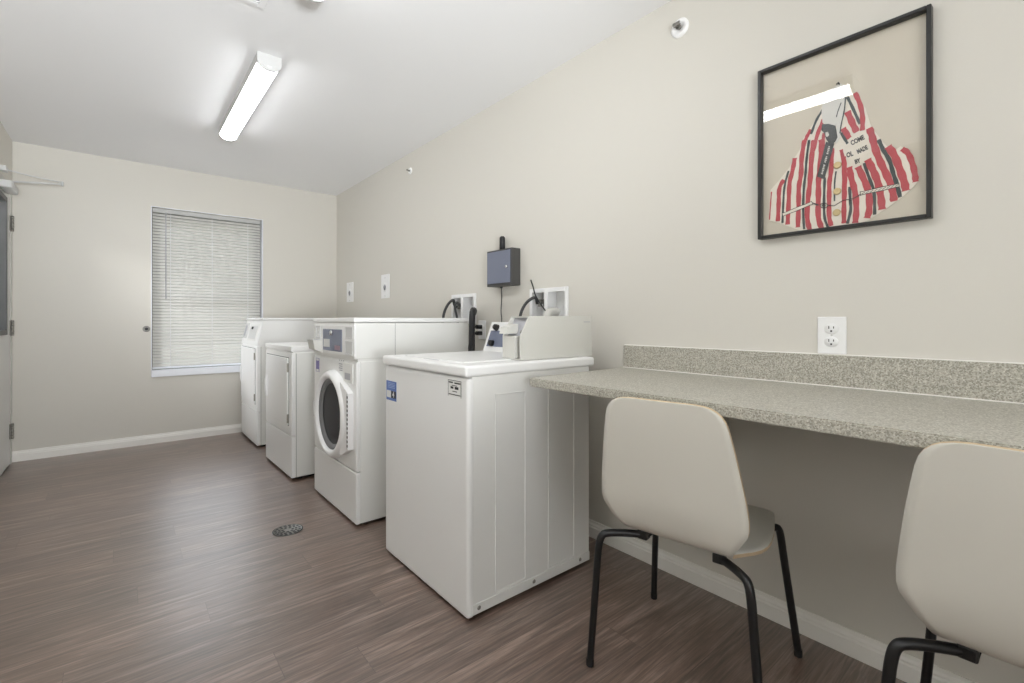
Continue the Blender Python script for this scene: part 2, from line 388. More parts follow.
bm = BM(); ring_frame(bm, PD, ly0-.012, ly1+.012, lz0-.012, lz1+.012, .034, -.05, .010, .002); lf = obj('lite_frame', bm, 'doorrubber', dr, label='dark grey frame of the door glass')
bm = BM(); box(bm, PD(ly0+.02, lz0+.02, -.030), PD(ly1-.02, lz1-.02, -.022)); obj('glass', bm, 'glass', dr)
for z in (.25, 1.02, 1.80):
    bm = BM(); tube(bm, [(XL+.011, DY1-.0415, z-.058), (XL+.011, DY1-.0415, z+.058)], .0085, 10)
    for k in range(5): tube(bm, [(XL+.011, DY1-.0415, z-.057+k*.0235), (XL+.011, DY1-.0415, z-.040+k*.0235)], .0095, 10)
    box(bm, (XL-.001, DY1-.041, z-.055), (XL+.006, DY1-.012, z+.055)); box(bm, (XL-.001, DY1-.075, z-.055), (XL+.003, DY1-.042, z+.055))
    obj('hinge', bm, 'hinge', dr)
bm = BM(); box(bm, (XL, 4.66, 1.985), (XL+.062, 4.925, 2.035), .008); clo = obj('door_closer', bm, 'lightcap', dr, label='silver grey door closer body')
bm = BM(); tube(bm, [(XL+.03, 4.88, 2.035), (XL+.03, 4.88, 2.066)], .012, 10)
e = (-.345, 4.895, 2.103)
box(bm, (XL+.018, 4.865, 2.055), (XL+.045, 4.895, 2.075), .003)
tube(bm, [(XL+.03, 4.88, 2.07), (-.5, 4.888, 2.085), e], .007, 8); tube(bm, [(e[0], e[1], 2.09), (e[0], e[1], 2.122)], .009, 10)
tube(bm, [(e[0], e[1], 2.115), (-.5, 4.83, 2.118), (XL+.02, 4.74, 2.12)], .005, 8); box(bm, (XL+.0005, 4.70, 2.105), (XL+.03, 4.775, 2.14), .003)
obj('closer_arm', bm, 'lightcap', clo)

# ---------------------------------------------------------------- machines
def machine_feet(root, x0, x1, y0, y1, h):
    bm = BM()
    for x in (x0+.05, x1-.05):
        for y in (y0+.05, y1-.05): lathe(bm, (x, y, 0), (0, 0, 1), [(0, 0), (.022, 0), (.022, h*.5), (.012, h*.6), (.012, h+.004), (0, h+.004)], 14)
    box(bm, (x0+.02, y0+.02, h*.35), (x1-.02, y1-.02, h+.003))
    obj('foot', bm, 'black', root, label='black levelling feet and base')

# --- near top-load washer
X0, X1, Y0, Y1 = .944, 1.592, 1.384, 2.064
w4 = thing('top_load_washer', 'white top-loading washer with grey coin meter, nearest the speckled counter', 'washing machine', ((X0+X1)/2, (Y0+Y1)/2, 0), group='row of laundry machines along the right wall')
bm = BM(); box(bm, (X0+.02, Y0+.0015, .018), (X1, Y1-.0015, .872), .004)
# embossed side panels: raised outlines
def emb(xa, xb, za, zb):
    w = .004
    for a, b in (((xa, za), (xa+w, zb)), ((xb-w, za), (xb, zb)), ((xa, za), (xb, za+w)), ((xa, zb-w), (xb, zb))):
        box(bm, (a[0], Y0-.0010, a[1]), (b[0], Y0+.004, b[1]), .0008, 1)
emb(1.068, 1.218, .062, .800); emb(1.340, 1.496, .062, .800)
box(bm, (X0+.02, Y0-.0015, .018), (X1, Y0+.003, .055), .001, 1)
cab = obj('cabinet', bm, 'enamel2', w4)
bm = BM(); box(bm, (X0, Y0, .008), (X0+.032, Y1, .8665), .013, 4); obj('front_panel', bm, 'enamel', w4)
bm = BM(); box(bm, (X0-.012, Y0-.006, .8715), (1.622, Y1+.006, .9125), .011, 4); top = obj('top_cover', bm, 'enamel', w4)
bm = BM(); box(bm, (X0+.05, Y0+.10, .910), (1.43, Y1-.10, .9165), .003, 2); lid = obj('lid', bm, 'enamel', w4)
bm = BM(); box(bm, (X0+.045, (Y0+Y1)/2-.06, .9115), (X0+.06, (Y0+Y1)/2+.06, .9135), .001); obj('lid_handle', bm, 'greyslot', lid)
for x in (.992, 1.26, 1.53):
    bm = BM(); lathe(bm, (x, Y0-.001, .038), (0, -1, 0), [(0, .0045), (.006, .0035), (.008, .001), (.008, -.001)], 14); obj('screw', bm, 'hinge', w4)
machine_feet(w4, X0+.012, X1, Y0, Y1, .018)
# console at the back of the top cover
bm = BM(); prism(bm, [(1.500, 1.542, .9125), (1.560, 1.542, 1.066), (1.634, 1.542, 1.066), (1.634, 1.542, .9125)], (0, .512, 0)); con = obj('console', bm, 'enamel', w4)
nx, nz = -.154, .06; nl = math.hypot(nx, nz); nx /= nl; nz /= nl
def con_pt(y, t, d): return (1.500+.060*t+nx*d, y, .9125+.1535*t+nz*d)
bm = BM(); prism(bm, [con_pt(1.56, .16, .0), con_pt(2.035, .16, .0), con_pt(2.035, .70, .0), con_pt(1.56, .70, .0)], (nx*.002, 0, nz*.002)); obj('control_panel', bm, 'display', con, label='blue grey control panel')
for y, t in ((1.99, .80), (1.99, .26)):
    bm = BM(); lathe(bm, con_pt(y, t, .002), (nx, 0, nz), [(.0, .022), (.013, .022), (.016, .012), (.018, 0), (0, 0)], 16); box(bm, Vector(con_pt(y, t, .012))-Vector((.006, .004, .014)), Vector(con_pt(y, t, .03))+Vector((.004, .004, .008)), .002); obj('dial', bm, 'black', con)
for k in range(4):
    bm = BM(); y = 1.72+.05*k; prism(bm, [con_pt(y, .35, .002), con_pt(y+.03, .35, .002), con_pt(y+.03, .42, .002), con_pt(y, .42, .002)], (nx*.001, 0, nz*.001)); obj('button', bm, 'bluelight', con)
# coin meter case
ma, mb = 1.425, 1.540
bm = BM(); ms = [(1.226, .9140), (1.226, 1.0107), (1.2712, 1.0915), (1.6565, 1.0950), (1.6565, .9140)]
wt = .006
prism(bm, [(x, ma, z) for x, z in ms], (0, wt, 0)); prism(bm, [(x, mb-wt, z) for x, z in ms], (0, wt, 0))
prism(bm, [(1.2712, ma+wt, 1.0915), (1.6565, ma+wt, 1.0950), (1.6565, ma+wt, 1.0890), (1.2740, ma+wt, 1.0855)], (0, mb-ma-2*wt, 0))
box(bm, (1.650, ma+wt, .914), (1.6565, mb-wt, 1.089)); box(bm, (1.226, ma+wt, .914), (1.64, mb-wt, .919))
box(bm, (1.226, ma+.036, .919), (1.30, mb-wt, 1.0107), .0015, 1)                    # coin box door
met = obj('coin_meter', bm, 'meter', w4, label='grey metal coin meter case')
bm = BM(); prism(bm, [(1.250, ma+wt, 1.0112), (1.289, ma+wt, 1.0850), (1.31, ma+wt, 1.0850), (1.272, ma+wt, 1.0112)], (0, mb-ma-2*wt, 0)); obj('coin_plate', bm, 'greyslot', met)
bm = BM(); prism(bm, [(1.200, ma+.056, 1.0200), (1.208, ma+.056, 1.0480), (1.262, ma+.056, 1.0600), (1.262, ma+.056, 1.0200)], (0, .048, 0)); obj('coin_slide', bm, 'meter', met)
bm = BM(); box(bm, (1.262, ma+.008, .921), (1.30, ma+.034, 1.005)); tube(bm, [(1.243, ma+.02, .932), (1.262, ma+.02, .932)], .006, 12); obj('coin_slot_recess', bm, 'greyslot', met)
bm = BM(); lathe(bm, (1.254, ma+.022, 1.025), (-.88, 0, .47), [(0, .008), (.007, .008), (.008, 0), (0, 0)], 16); obj('key_lock', bm, 'steel', met)
bm = BM(); box(bm, (1.600, ma-.0012, 1.066), (1.642, ma+.001, 1.0695)); obj('vent_slit', bm, 'greyslot', met)
# stickers on the front panel
def on_front(root, name, u0, v0, u1, v1, X, m, parent=None, label=None, d=.0008):
    a = at(u0, v0, X=X); b = at(u1, v1, X=X); zc = .5
    bm = BM(); box(bm, (X-d, a.y, a.z), (X+.0006, b.y, b.z)); return obj(name, bm, m, parent or root, label=label)
yA, yB = at(386.6, 380, X=X0).y, at(396.5, 380, X=X0).y; zt_, zb_ = at(386.6, 380.0, X=X0).z, at(386.6, 399.0, X=X0).z
bm = BM(); box(bm, (X0-.0008, yB, zb_), (X0+.001, yA, zt_)); st = obj('number_sticker', bm, 'blue', w4, label='small blue sticker reading 4')
hgt = zt_-zb_; wd = yA-yB
bm = BM(); box(bm, (X0-.0014, yB+.03*wd, zb_+.14*hgt), (X0, yB+.52*wd, zb_+.50*hgt)); obj('number_patch', bm, 'stickdark', st)
bm = BM(); box(bm, (X0-.0014, yB+.54*wd, zb_+.14*hgt), (X0, yA-.05*wd, zb_+.50*hgt)); obj('white_patch', bm, 'stickw', st)
bm = BM()
for z in (.64, .72, .80, .88): box(bm, (X0-.0013, yB+.15*wd, zb_+z*hgt), (X0, yA-.15*wd, zb_+(z+.04)*hgt))
obj('print_lines', bm, 'bluelight', st)
bm = BM(); text_bm(bm, '4', (X0-.0015, yB+.275*wd, zb_+.32*hgt), (0, -1, 0), (0, 0, 1), .036, bold=.0012); obj('number', bm, 'stickw', st)
yA, yB = at(448.3, 384, X=X0).y, at(461.3, 384, X=X0).y; zt_, zb_ = at(448.3, 379.3, X=X0).z, at(448.3, 395.5, X=X0).z
bm = BM(); box(bm, (X0-.0008, yB, zb_), (X0+.001, yA, zt_)); st = obj('notice_sticker', bm, 'stickw', w4, label='small white notice sticker with black print')
hgt = zt_-zb_; wd = yA-yB; bm = BM()
def bar(a0, a1, b0, b1): box(bm, (X0-.0013, yA-a0*wd, zb_+b0*hgt), (X0, yA-a1*wd, zb_+b1*hgt))
bar(.05, .38, .82, .90); bar(.50, .95, .80, .88); bar(.2, .42, .48, .62); bar(.52, .80, .46, .62); bar(.3, .7, .66, .70); bar(.05, .95, .10, .16); bar(.35, .7, .30, .35)
bar(0, .02, 0, 1); bar(.98, 1, 0, 1); bar(0, 1, .97, 1)
obj('print_lines', bm, 'ink', st)

# --- front-load washer with control head
X0, X1, Y0, Y1 = .934, 1.634, 2.388, 3.078
w3 = thing('front_load_washer', 'white front-loading washer with round porthole door and blue grey display', 'washing machine', ((X0+X1)/2, (Y0+Y1)/2, 0), group='row of laundry machines along the right wall')
bm = BM(); box(bm, (X0+.022, Y0+.001, .016), (X1, Y1-.001, .860), .004); obj('cabinet', bm, 'enamel2', w3)
bm = BM(); box(bm, (X0, Y0, .288), (X0+.024, Y1, .858), .007, 3); fp = obj('front_panel', bm, 'enamel', w3)
bm = BM(); box(bm, (X0, Y0, .014), (X0+.024, Y1, .283), .007, 3); obj('kick_panel', bm, 'enamel', w3)
XH = .924
bm = BM(); box(bm, (XH, Y0, .872), (X1, Y1-.022, 1.062), .005); box(bm, (X0+.01, Y0+.004, .858), (X1-.01, Y1-.004, .874)); head = obj('control_head', bm, 'enamel2', w3)
bm = BM(); box(bm, (XH-.004, Y0-.003, 1.064), (X1, Y1-.018, 1.0895), .007, 3); obj('top_cover', bm, 'enamel', w3)
bm = BM(); box(bm, (1.15, Y0-.0006, .875), (1.152, Y0+.002, 1.06)); obj('side_seam', bm, 'seam', head)
machine_feet(w3, X0+.012, X1, Y0, Y1, .016)
KB, KH = X0/.955, XH/.955
PF = lambda a, z, d: (X0-d, a*KB, H+(z-H)*KB)
PH = lambda a, z, d: (XH-d, a*KH, H+(z-H)*KH)
bm = BM(); box(bm, PH(2.452, .880, -.004), PH(3.108, 1.050, .006), .003); pan = obj('control_fascia', bm, 'enamel', head)
bm = BM(); box(bm, PH(2.632, .897, 0), PH(2.952, 1.024, .0085), .002); dis = obj('display_panel', bm, 'display', pan, label='blue grey display panel')
bm = BM(); box(bm, PH(2.830, .918, 0), PH(2.935, .965, .0095)); obj('coin_window', bm, 'display2', dis)
bm = BM(); box(bm, PH(2.66, .906, 0), PH(2.745, .932, .0093)); obj('print_block', bm, 'red', dis)
bm = BM(); lathe(bm, PH(2.785, 1.003, .008), (-1, 0, 0), [(0, .014), (.012, .013), (.015, 0), (0, 0)], 18); obj('key_lock', bm, 'chrome', dis)
bm = BM(); ring_frame(bm, PH, 3.0, 3.085, .966, 1.040, .006, 0, .0095); box(bm, PH(3.02, .994, 0), PH(3.04, 1.008, .0095)); obj('key_plate', bm, 'lightcap', pan)
for z0, z1, m in ((.975, 1.038, 'lightcap'), (.888, .962, 'display2')):
    bm = BM(); ring_frame(bm, PH, 2.475, 2.585, z0, z1, .005, 0, .0085); box(bm, PH(2.48, z0+.005, 0), PH(2.58, z1-.005, .007)); obj('instruction_plate', bm, m, pan)
bm = BM(); prism(bm, [PH(2.966, .956, 0), PH(2.966, .956, .060), PH(2.966, .900, .050), PH(2.966, .876, 0)], (0, .112, 0)); tr = obj('coin_tray', bm, 'meter', pan)
bm = BM(); prism(bm, [PH(3.0812, .949, .004), PH(3.0812, .949, .054), PH(3.0812, .903, .045), PH(3.0812, .884, .004)], (0, .001, 0)); box(bm, PH(2.974, .9555, .006), PH(3.074, .9566, .055)); obj('tray_opening', bm, 'greyslot', tr)
bm = BM(); box(bm, PF(2.475, .735, 0), PF(2.61, .842, .008), .004); soap = obj('soap_drawer', bm, 'enamel2', fp)
bm = BM(); box(bm, PF(2.505, .752, 0), PF(2.585, .788, .009)); obj('soap_cup', bm, 'greyslot', soap)
bm = BM()
for k in range(4): box(bm, PF(2.645, .79+.012*k, 0), PF(2.69+.01*(k % 2), .796+.012*k, .0008))
for k in range(3): box(bm, PF(2.62+.03*k, .846, 0), PF(2.632+.03*k, .852, .0008))
obj('printed_symbols', bm, 'greyslot', fp)
bm = BM(); box(bm, PF(3.045, .752, 0), PF(3.108, .838, .001)); stk = obj('care_sticker', bm, 'purple', fp, label='small purple and white sticker')
bm = BM(); box(bm, PF(3.052, .822, 0), PF(3.10, .836, .0016)); obj('sticker_band', bm, 'stickw', stk)
bm = BM(); box(bm, PF(3.052, .754, 0), PF(3.10, .768, .0016)); obj('sticker_band', bm, 'stickw', stk)
yc, zc = 2.775, .534
bm = BM(); lathe(bm, PF(yc, zc, 0), (-1, 0, 0), [(.247, -.002), (.247, .012), (.242, .026), (.230, .039), (.218, .043), (.207, .040), (.200, .028), (.196, .008)], 64)
# the hinge side of the door widens to a straight-edged wing
wing = [(2.483, zc+.150), (2.483, zc-.150), (2.60, zc-.205), (2.60, zc+.205)]
prism(bm, [PF(y, z, -.001) for y, z in wing], (-.030, 0, 0))
door = obj('porthole_door', bm, 'plastic', w3)
bm = BM(); lathe(bm, PF(yc, zc, 0), (-1, 0, 0), [(.190, .004), (.172, .008), (.12, .0095), (.06, .0105), (0, .011)], 56); obj('porthole_glass', bm, 'drumglass', door)
bm = BM(); lathe(bm, PF(yc, zc, 0), (-1, 0, 0), [(.199, .008), (.199, .024), (.184, .018), (.172, .009)], 56); obj('gasket', bm, 'gasket', door)
bm = BM(); box(bm, PF(2.4845, zc-.148, .0), PF(2.500, zc+.148, .0306))
hs = obj('hinge_strip', bm, 'lightcap', door)
bm = BM()
for k in range(12): box(bm, PF(2.4835, zc-.135+k*.0236, .002), PF(2.494, zc-.122+k*.0236, .0315))
obj('hinge_notch', bm, 'darkslot', hs)
bm = BM(); box(bm, PF(3.005, zc-.05, .03), PF(3.025, zc+.05, .046), .006); obj('door_pull', bm, 'lightcap', door)

# --- two front-control dryers beyond
def dryer(label, X0, X1, Y0, Y1, ztop, tall, rz):
    r = thing('tumble_dryer', label, 'dryer', ((X0+X1)/2, (Y0+Y1)/2, 0), rz, 'row of laundry machines along the right wall')
    PF = lambda a, z, d: (X0-d, a, z)
    zb = .858
    bm = BM(); box(bm, (X0+.022, Y0+.001, .020), (X1, Y1-.001, zb), .004); obj('cabinet', bm, 'enamel2', r)
    bm = BM(); box(bm, (X0, Y0, .300), (X0+.024, Y1, zb), .006, 3); fp = obj('front_panel', bm, 'enamel', r)
    bm = BM(); box(bm, (X0, Y0, .018), (X0+.024, Y1, .295), .006, 3); obj('kick_panel', bm, 'enamel', r)
    bm = BM(); box(bm, (X0+.03, Y0-.0005, .02), (X0+.032, Y0+.002, zb-.005)); obj('side_seam', bm, 'seam', r)
    machine_feet(r, X0+.014, X1, Y0, Y1, .020)
    dz1 = .820 if not tall else .835
    bm = BM(); box(bm, PF(Y0+.065, .365, 0), PF(Y1-.045, dz1, .011), .004); d = obj('door', bm, 'enamel', r)
    bm = BM(); ring_frame(bm, PF, Y0+.060, Y1-.040, .360, dz1+.005, .005, -.001, .0012); obj('door_gap', bm, 'seam', r)
    for z in ((.41, .755) if not tall else (.42, .77)):
        bm = BM(); box(bm, PF(Y0+.060, z-.030, 0), PF(Y0+.068, z+.030, .0125), .002); obj('hinge', bm, 'hinge', r)
    bm = BM(); prism(bm, [PF(Y1-.105, .66, .010), PF(Y1-.105, .66, .018), PF(Y1-.105, .63, .026), PF(Y1-.105, .54, .026), PF(Y1-.105, .505, .018), PF(Y1-.105, .505, .010)], (0, .028, 0)); box(bm, PF(Y1-.11, .50, .01), PF(Y1-.072, .665, .013)); obj('door_handle', bm, 'plastic', d)
    if not tall:
        bm = BM(); box(bm, (X0-.004, Y0-.002, .866), (X1, Y1+.002, ztop), .006, 3); box(bm, (X0+.01, Y0+.004, zb-.001), (X1-.01, Y1-.004, .867)); obj('top_cover', bm, 'enamel', r)
    else:
        hx = .048
        bm = BM(); prism(bm, [(X0, Y0, .866), (X0+hx, Y0, ztop-.036), (X0+hx+.005, Y0, ztop-.022), (X1, Y0, ztop-.022), (X1, Y0, .866)], (0, Y1-Y0, 0)); box(bm, (X0+.01, Y0+.004, zb-.001), (X1-.01, Y1-.004, .868)); hd = obj('control_head', bm, 'enamel', r)
        bm = BM(); box(bm, (X0+hx-.006, Y0-.002, ztop-.020), (X1, Y1+.002, ztop), .006, 3); obj('top_cover', bm, 'enamel', r)
        sl = ztop-.036-.866; L = math.hypot(hx, sl); n = (-sl/L, hx/L)
        def sp(y, t, dd): return (X0+hx*t+n[0]*dd, y, .866+sl*t+n[1]*dd)
        def slab(y0, y1, t0, t1, dd): 
            b = BM(); prism(b, [sp(y0, t0, 0), sp(y1, t0, 0), sp(y1, t1, 0), sp(y0, t1, 0)], (n[0]*dd, 0, n[1]*dd)); return b
        fc = obj('control_fascia', slab(Y0+.10, Y0+.43, .17, .90, .004), 'enamel2', hd)
        obj('display_panel', slab(Y0+.13, Y0+.40, .24, .82, .006), 'display2', fc)
        b = BM(); lathe(b, sp(Y0+.30, .72, .006), (n[0], 0, n[1]), [(0, .012), (.011, .011), (.013, 0), (0, 0)], 14); obj('key_lock', b, 'darkslot', fc)
        kp = obj('key_plate', slab(Y0+.50, Y0+.63, .25, .92, .01), 'lightcap', hd)
        obj('coin_slot', slab(Y0+.53, Y0+.60, .34, .82, .012), 'greyslot', kp)
    return r
dryer('lower white dryer with a flat top, between the tall dryer and the porthole washer', .868, 1.56, 3.367, 4.045, .902, False, math.radians(1.0))
dryer('tall white dryer with sloping control panel, farthest in the row beside the window', .878, 1.58, 4.425, 5.095, 1.100, True, 0)

# ---------------------------------------------------------------- counter
ct = thing('counter', 'speckled grey laminate counter with backsplash along the right wall', 'counter', (1.48, 0, .82))
zt0, zb0 = .858, .8270
bm = BM()
cl = 1.335; y1c = -1.4
poly = [(1.178, 1.316, zb0), (1.178, y1c, zb0), (XR-.001, y1c, zb0), (XR-.001, cl+.014, zb0), (1.184, 1.3235, zb0)]
vs = prism(bm, poly, (0, 0, zt0-zb0), 0)
bmesh.ops.bevel(bm, geom=[e for e in bm.edges if abs(e.verts[0].co.z-e.verts[1].co.z) < 1e-5], offset=.0035, segments=2, affect='EDGES')
obj('worktop', bm, 'laminate', ct)
bm = BM(); box(bm, (XR-.020, y1c, zt0), (XR-.0008, 1.3488, .9604), .002, 1); bs = obj('backsplash', bm, 'laminate', ct)
bm = BM(); box(bm, (XR-.012, y1c, .9604), (XR-.0008, 1.3488, .9632)); box(bm, (XR-.0232, y1c, zt0-.0004), (XR-.0195, 1.3488, zt0+.0028)); obj('caulk_bead', bm, 'trim', bs)
for y in (.872, -.55):
    bm = BM(); prism(bm, [(1.25, y-.009, zb0-.0005), (XR-.001, y-.009, zb0-.0005), (XR-.001, y-.009, .60), (XR-.05, y-.009, .60), (1.25, y-.009, .775)], (0, .018, 0)); obj('bracket', bm, 'laminate', ct)

# ---------------------------------------------------------------- chairs
def chair(label, loc, rz, group):
    r = thing('plywood_chair', label, 'chair', loc, rz, group)
    # stations along the bent shell: (x, z, half width)
    S = [(.226, .4435, .090), (.2245, .4442, .128), (.220, .445, .152), (.212, .446, .168), (.200, .447, .178), (.18, .4475, .184), (.14, .447, .193), (.10, .445, .201), (.05, .441, .209),
         (.00, .436, .213), (-.035, .4325, .2105), (-.065, .4300, .201), (-.090, .4287, .186), (-.112, .4290, .170), (-.132, .4308, .160), (-.150, .4345, .156), (-.166, .4405, .156), (-.180, .449, .159), (-.191, .459, .164),
         (-.200, .471, .170), (-.2085, .487, .1815), (-.2155, .505, .1935), (-.2220, .524, .2050), (-.2275, .543, .2085), (-.2325, .568, .2085), (-.2365, .590, .2065), (-.2435, .64, .200), (-.2535, .70, .191), (-.2635, .76, .1805), (-.270, .80, .1725),
         (-.2733, .82, .1665), (-.2758, .835, .1575), (-.2776, .846, .146), (-.2788, .853, .133), (-.2796, .858, .115), (-.280, .8605, .090)]
    S = [(x, z if z < .55 else .55+(z-.55)*.983, w) for x, z, w in S]
    nx = 20; th = .0095; rows = []
    for i, (x, z, hw) in enumerate(S):
        a = S[max(i-1, 0)]; b = S[min(i+1, len(S)-1)]
        t = Vector((b[0]-a[0], 0, b[1]-a[1])).normalized(); nrm = Vector((t.z, 0, -t.x))   # towards the sitter's outside
        row = []
        back = min(1, max(0, (z-.455)/.12))
        for k in range(nx+1):
            q = -1+2*k/nx; y = hw*q
            cur = .012*back*(y/.2)**2
            row.append((Vector((x+cur, y, z)), nrm))
        rows.append(row)
    bm = BM()
    A = [[bm.verts.new(p-n*th/2) for p, n in row] for row in rows]; B = [[bm.verts.new(p+n*th/2) for p, n in row] for row in rows]
    for G in (A, B):
        for i in range(len(G)-1):
            for k in range(nx):
                f = bm.faces.new((G[i][k], G[i+1][k], G[i+1][k+1], G[i][k+1])); f.smooth = True
    loop = [(i, 0) for i in range(len(S))]+[(len(S)-1, k) for k in range(1, nx+1)]+[(i, nx) for i in range(len(S)-2, -1, -1)]+[(0, k) for k in range(nx-1, 0, -1)]
    for (i, k), (j, l) in zip(loop, loop[1:]+loop[:1]):
        f = bm.faces.new((A[i][k], A[j][l], B[j][l], B[i][k])); f.material_index = 1
    obj('seat_shell', bm, ['shell', 'ply'], r, local=True, label='white bent plywood seat and back with pale wood edge')
    bm = BM()
    for s in (-1, 1):
        tube(bm, [(-.140, s*.105, .411), (.095, s*.098, .420)], .010, 10)
    box(bm, (-.085, -.092, .4165), (-.045, .092, .4245), .002); box(bm, (.03, -.096, .418), (.075, .096, .432), .002)
    for s in (-1, 1):
        box(bm, (-.152, s*.112-.016, .400), (-.122, s*.112+.016, .428), .004); box(bm, (.09, s*.1-.02, .412), (.125, s*.1+.02, .437), .004)
    obj('under_frame', bm, 'tube', r, local=True)
    for s in (-1, 1):
        for front in (0, 1):
            bm = BM()
            if not front: P = [(-.138, s*.118, .411), (-.172, s*.155, .416), (-.212, s*.194, .419), (-.226, s*.208, .414), (-.231, s*.215, .385), (-.232, s*.220, .33), (-.234, s*.233, .15), (-.236, s*.244, .012)]
            else: P = [(.105, s*.10, .424), (.130, s*.150, .424), (.152, s*.190, .424), (.160, s*.2, .422), (.166, s*.205, .395), (.178, s*.210, .33), (.208, s*.228, .15), (.232, s*.2415, .012)]
            tube(bm, P, .0112, 12, smooth=3); l = obj('leg', bm, 'tube', r, local=True)
            bm = BM(); fx, fy = P[-1][:2]; lathe(bm, (fx, fy, 0), (0, 0, 1), [(0, 0), (.0115, 0), (.0120, .003), (.0120, .022), (.0112, .023)], 16); obj('rubber_foot', bm, 'black', l, local=True)
    return r
c1 = chair('white plywood chair with black legs, whole chair at the counter end beside the washer', (1.3972, .7737, 0), .1708, 'white chairs at the counter')
dup(c1, (1.436, .030, 0), 0.0, 'white plywood chair cut off by the right edge of the photo', 'white chairs at the counter')

# ---------------------------------------------------------------- framed shirt
FY0, FY1, FZ0, FZ1 = .2704, .7475, 1.3680, 1.9790
PR = lambda a, z, d: (XR-d, a, z)
pf = thing('picture_frame', 'thin black shadow-box frame with glass on the right wall above the counter', 'picture', (XR, (FY0+FY1)/2, FZ0))
bm = BM(); ring_frame(bm, PR, FY0, FY1, FZ0, FZ1, .0115, .0008, .0290, .0015); obj('frame', bm, 'frame', pf)
bm = BM(); box(bm, PR(FY0+.004, FZ0+.004, .002), PR(FY1-.004, FZ1-.004, .0055)); obj('backing', bm, 'matboard', pf, label='beige cloth backing')
bm = BM(); quad(bm, [PR(FY0+.0115, FZ0+.0115, .0275), PR(FY1-.0115, FZ0+.0115, .0275), PR(FY1-.0115, FZ1-.0115, .0120), PR(FY0+.0115, FZ1-.0115, .0120)]); obj('glass', bm, 'picglass', pf)

Z1 = lambda p: (760+p[0]*.24148, 75+p[1]*.24148)
ZA = lambda p: (765+p[0]*.13913, 140+p[1]*.13909)
ZB = lambda p: (840+p[0]*.16098, 120+p[1]*.16105)
ZD = lambda p: (810+p[0]*.14644, 75+p[1]*.14641)
def S3(uv, d):                                           # a traced place, d in front of the wall
    p = at(uv[0], uv[1], X=XR-.008); return Vector((XR-d, p.y, p.z))
def poly_fill(bm, pts, mi=0):
    vs = [bm.verts.new(p) for p in pts]; es = [bm.edges.new((vs[i], vs[(i+1) % len(vs)])) for i in range(len(vs))]
    r = bmesh.ops.triangle_fill(bm, use_beauty=True, use_dissolve=False, edges=es)
    for f in r['geom']:
        if isinstance(f, bmesh.types.BMFace): f.material_index = mi
def slab_poly(bm, pts, th, mi=0):                        # flat piece with thickness towards the glass
    poly_fill(bm, pts, mi); back = [p+Vector((th, 0, 0)) for p in pts]
    for i in range(len(pts)):
        j = (i+1) % len(pts); quad(bm, [pts[i], pts[j], back[j], back[i]], mi)
def ribbon(bm, line, w, mi, taper=True):                 # strip in the cloth's plane
    fine = []
    pts = [Vector(p) for p in line]
    for _ in range(2):
        q = [pts[0]]
        for a, b in zip(pts, pts[1:]): q += [a.lerp(b, .25), a.lerp(b, .75)]
        q.append(pts[-1]); pts = q
    L, R = [], []
    for i, p in enumerate(pts):
        t = (pts[min(i+1, len(pts)-1)]-pts[max(i-1, 0)]).normalized(); s = Vector((0, -t.z, t.y))
        ww = w*(1+.12*math.sin(i*1.7+len(pts)))
        L.append(bm.verts.new(p+s*ww/2)); R.append(bm.verts.new(p-s*ww/2))
    for i in range(len(pts)-1):
        f = bm.faces.new((L[i], L[i+1], R[i+1], R[i])); f.material_index = mi

sh = thing('shirt', 'sleeveless red, white and dark striped shirt displayed inside the black frame', 'shirt', (XR-.006, .5, FZ0+.02))
out = [(262, 118), (248, 150), (232, 180), (207, 222), (182, 258), (166, 308), (142, 345), (120, 385), (76, 440), (44, 476), (40, 540), (38, 602), (85, 614), (132, 632), (170, 645), (215, 648), (255, 641), (292, 642), (340, 631), (400, 617), (450, 600), (520, 555), (590, 505), (630, 468), (656, 440), (648, 400), (638, 365), (625, 335), (606, 308), (582, 295), (562, 310), (530, 300), (512, 280), (490, 252), (462, 215), (450, 180), (438, 140), (418, 105), (398, 84), (376, 62), (345, 66), (318, 84), (285, 100)]
bm = BM(); D0 = .0085
slab_poly(bm, [S3(Z1(p), D0) for p in out], .0024, 0)
NS = [0]
def stripe(Zf, pts, w, mi):
    NS[0] += 1; d = D0+.0003+.00003*NS[0]
    px = w*(Zf((1, 0))[0]-Zf((0, 0))[0])                 # width in photo px at this depth
    ribbon(bm, [S3(Zf(p), d) for p in pts], px*.0034, mi)
R_, K_ = 1, 2
for pts, w, c in [
    ([(47, 372), (40, 470), (33, 574)], 9, R_), ([(135, 285), (100, 345), (100, 440), (93, 585)], 30, R_),
    ([(170, 222), (140, 325), (132, 450), (126, 598)], 15, K_), ([(215, 130), (200, 220), (176, 300), (172, 420), (163, 608)], 30, R_),
    ([(285, 0), (262, 130), (262, 250), (242, 330), (243, 450), (237, 628)], 31, R_), ([(318, 0), (297, 150), (292, 250), (280, 330), (273, 500), (282, 642)], 16, K_),
    ([(352, 0), (335, 120), (325, 300), (312, 400), (300, 560), (322, 645)], 32, R_), ([(412, 0), (397, 200), (384, 290), (385, 400), (380, 560), (408, 636)], 34, R_),
    ([(430, 270), (425, 400), (425, 560), (453, 628)], 16, K_), ([(482, 60), (477, 230), (462, 300), (462, 420), (460, 560), (478, 618)], 28, R_),
    ([(512, 225), (500, 300), (500, 440)], 10, K_), ([(548, 70), (565, 150), (566, 280), (566, 420), (568, 600)], 20, R_)]: stripe(ZA, pts, w, c)
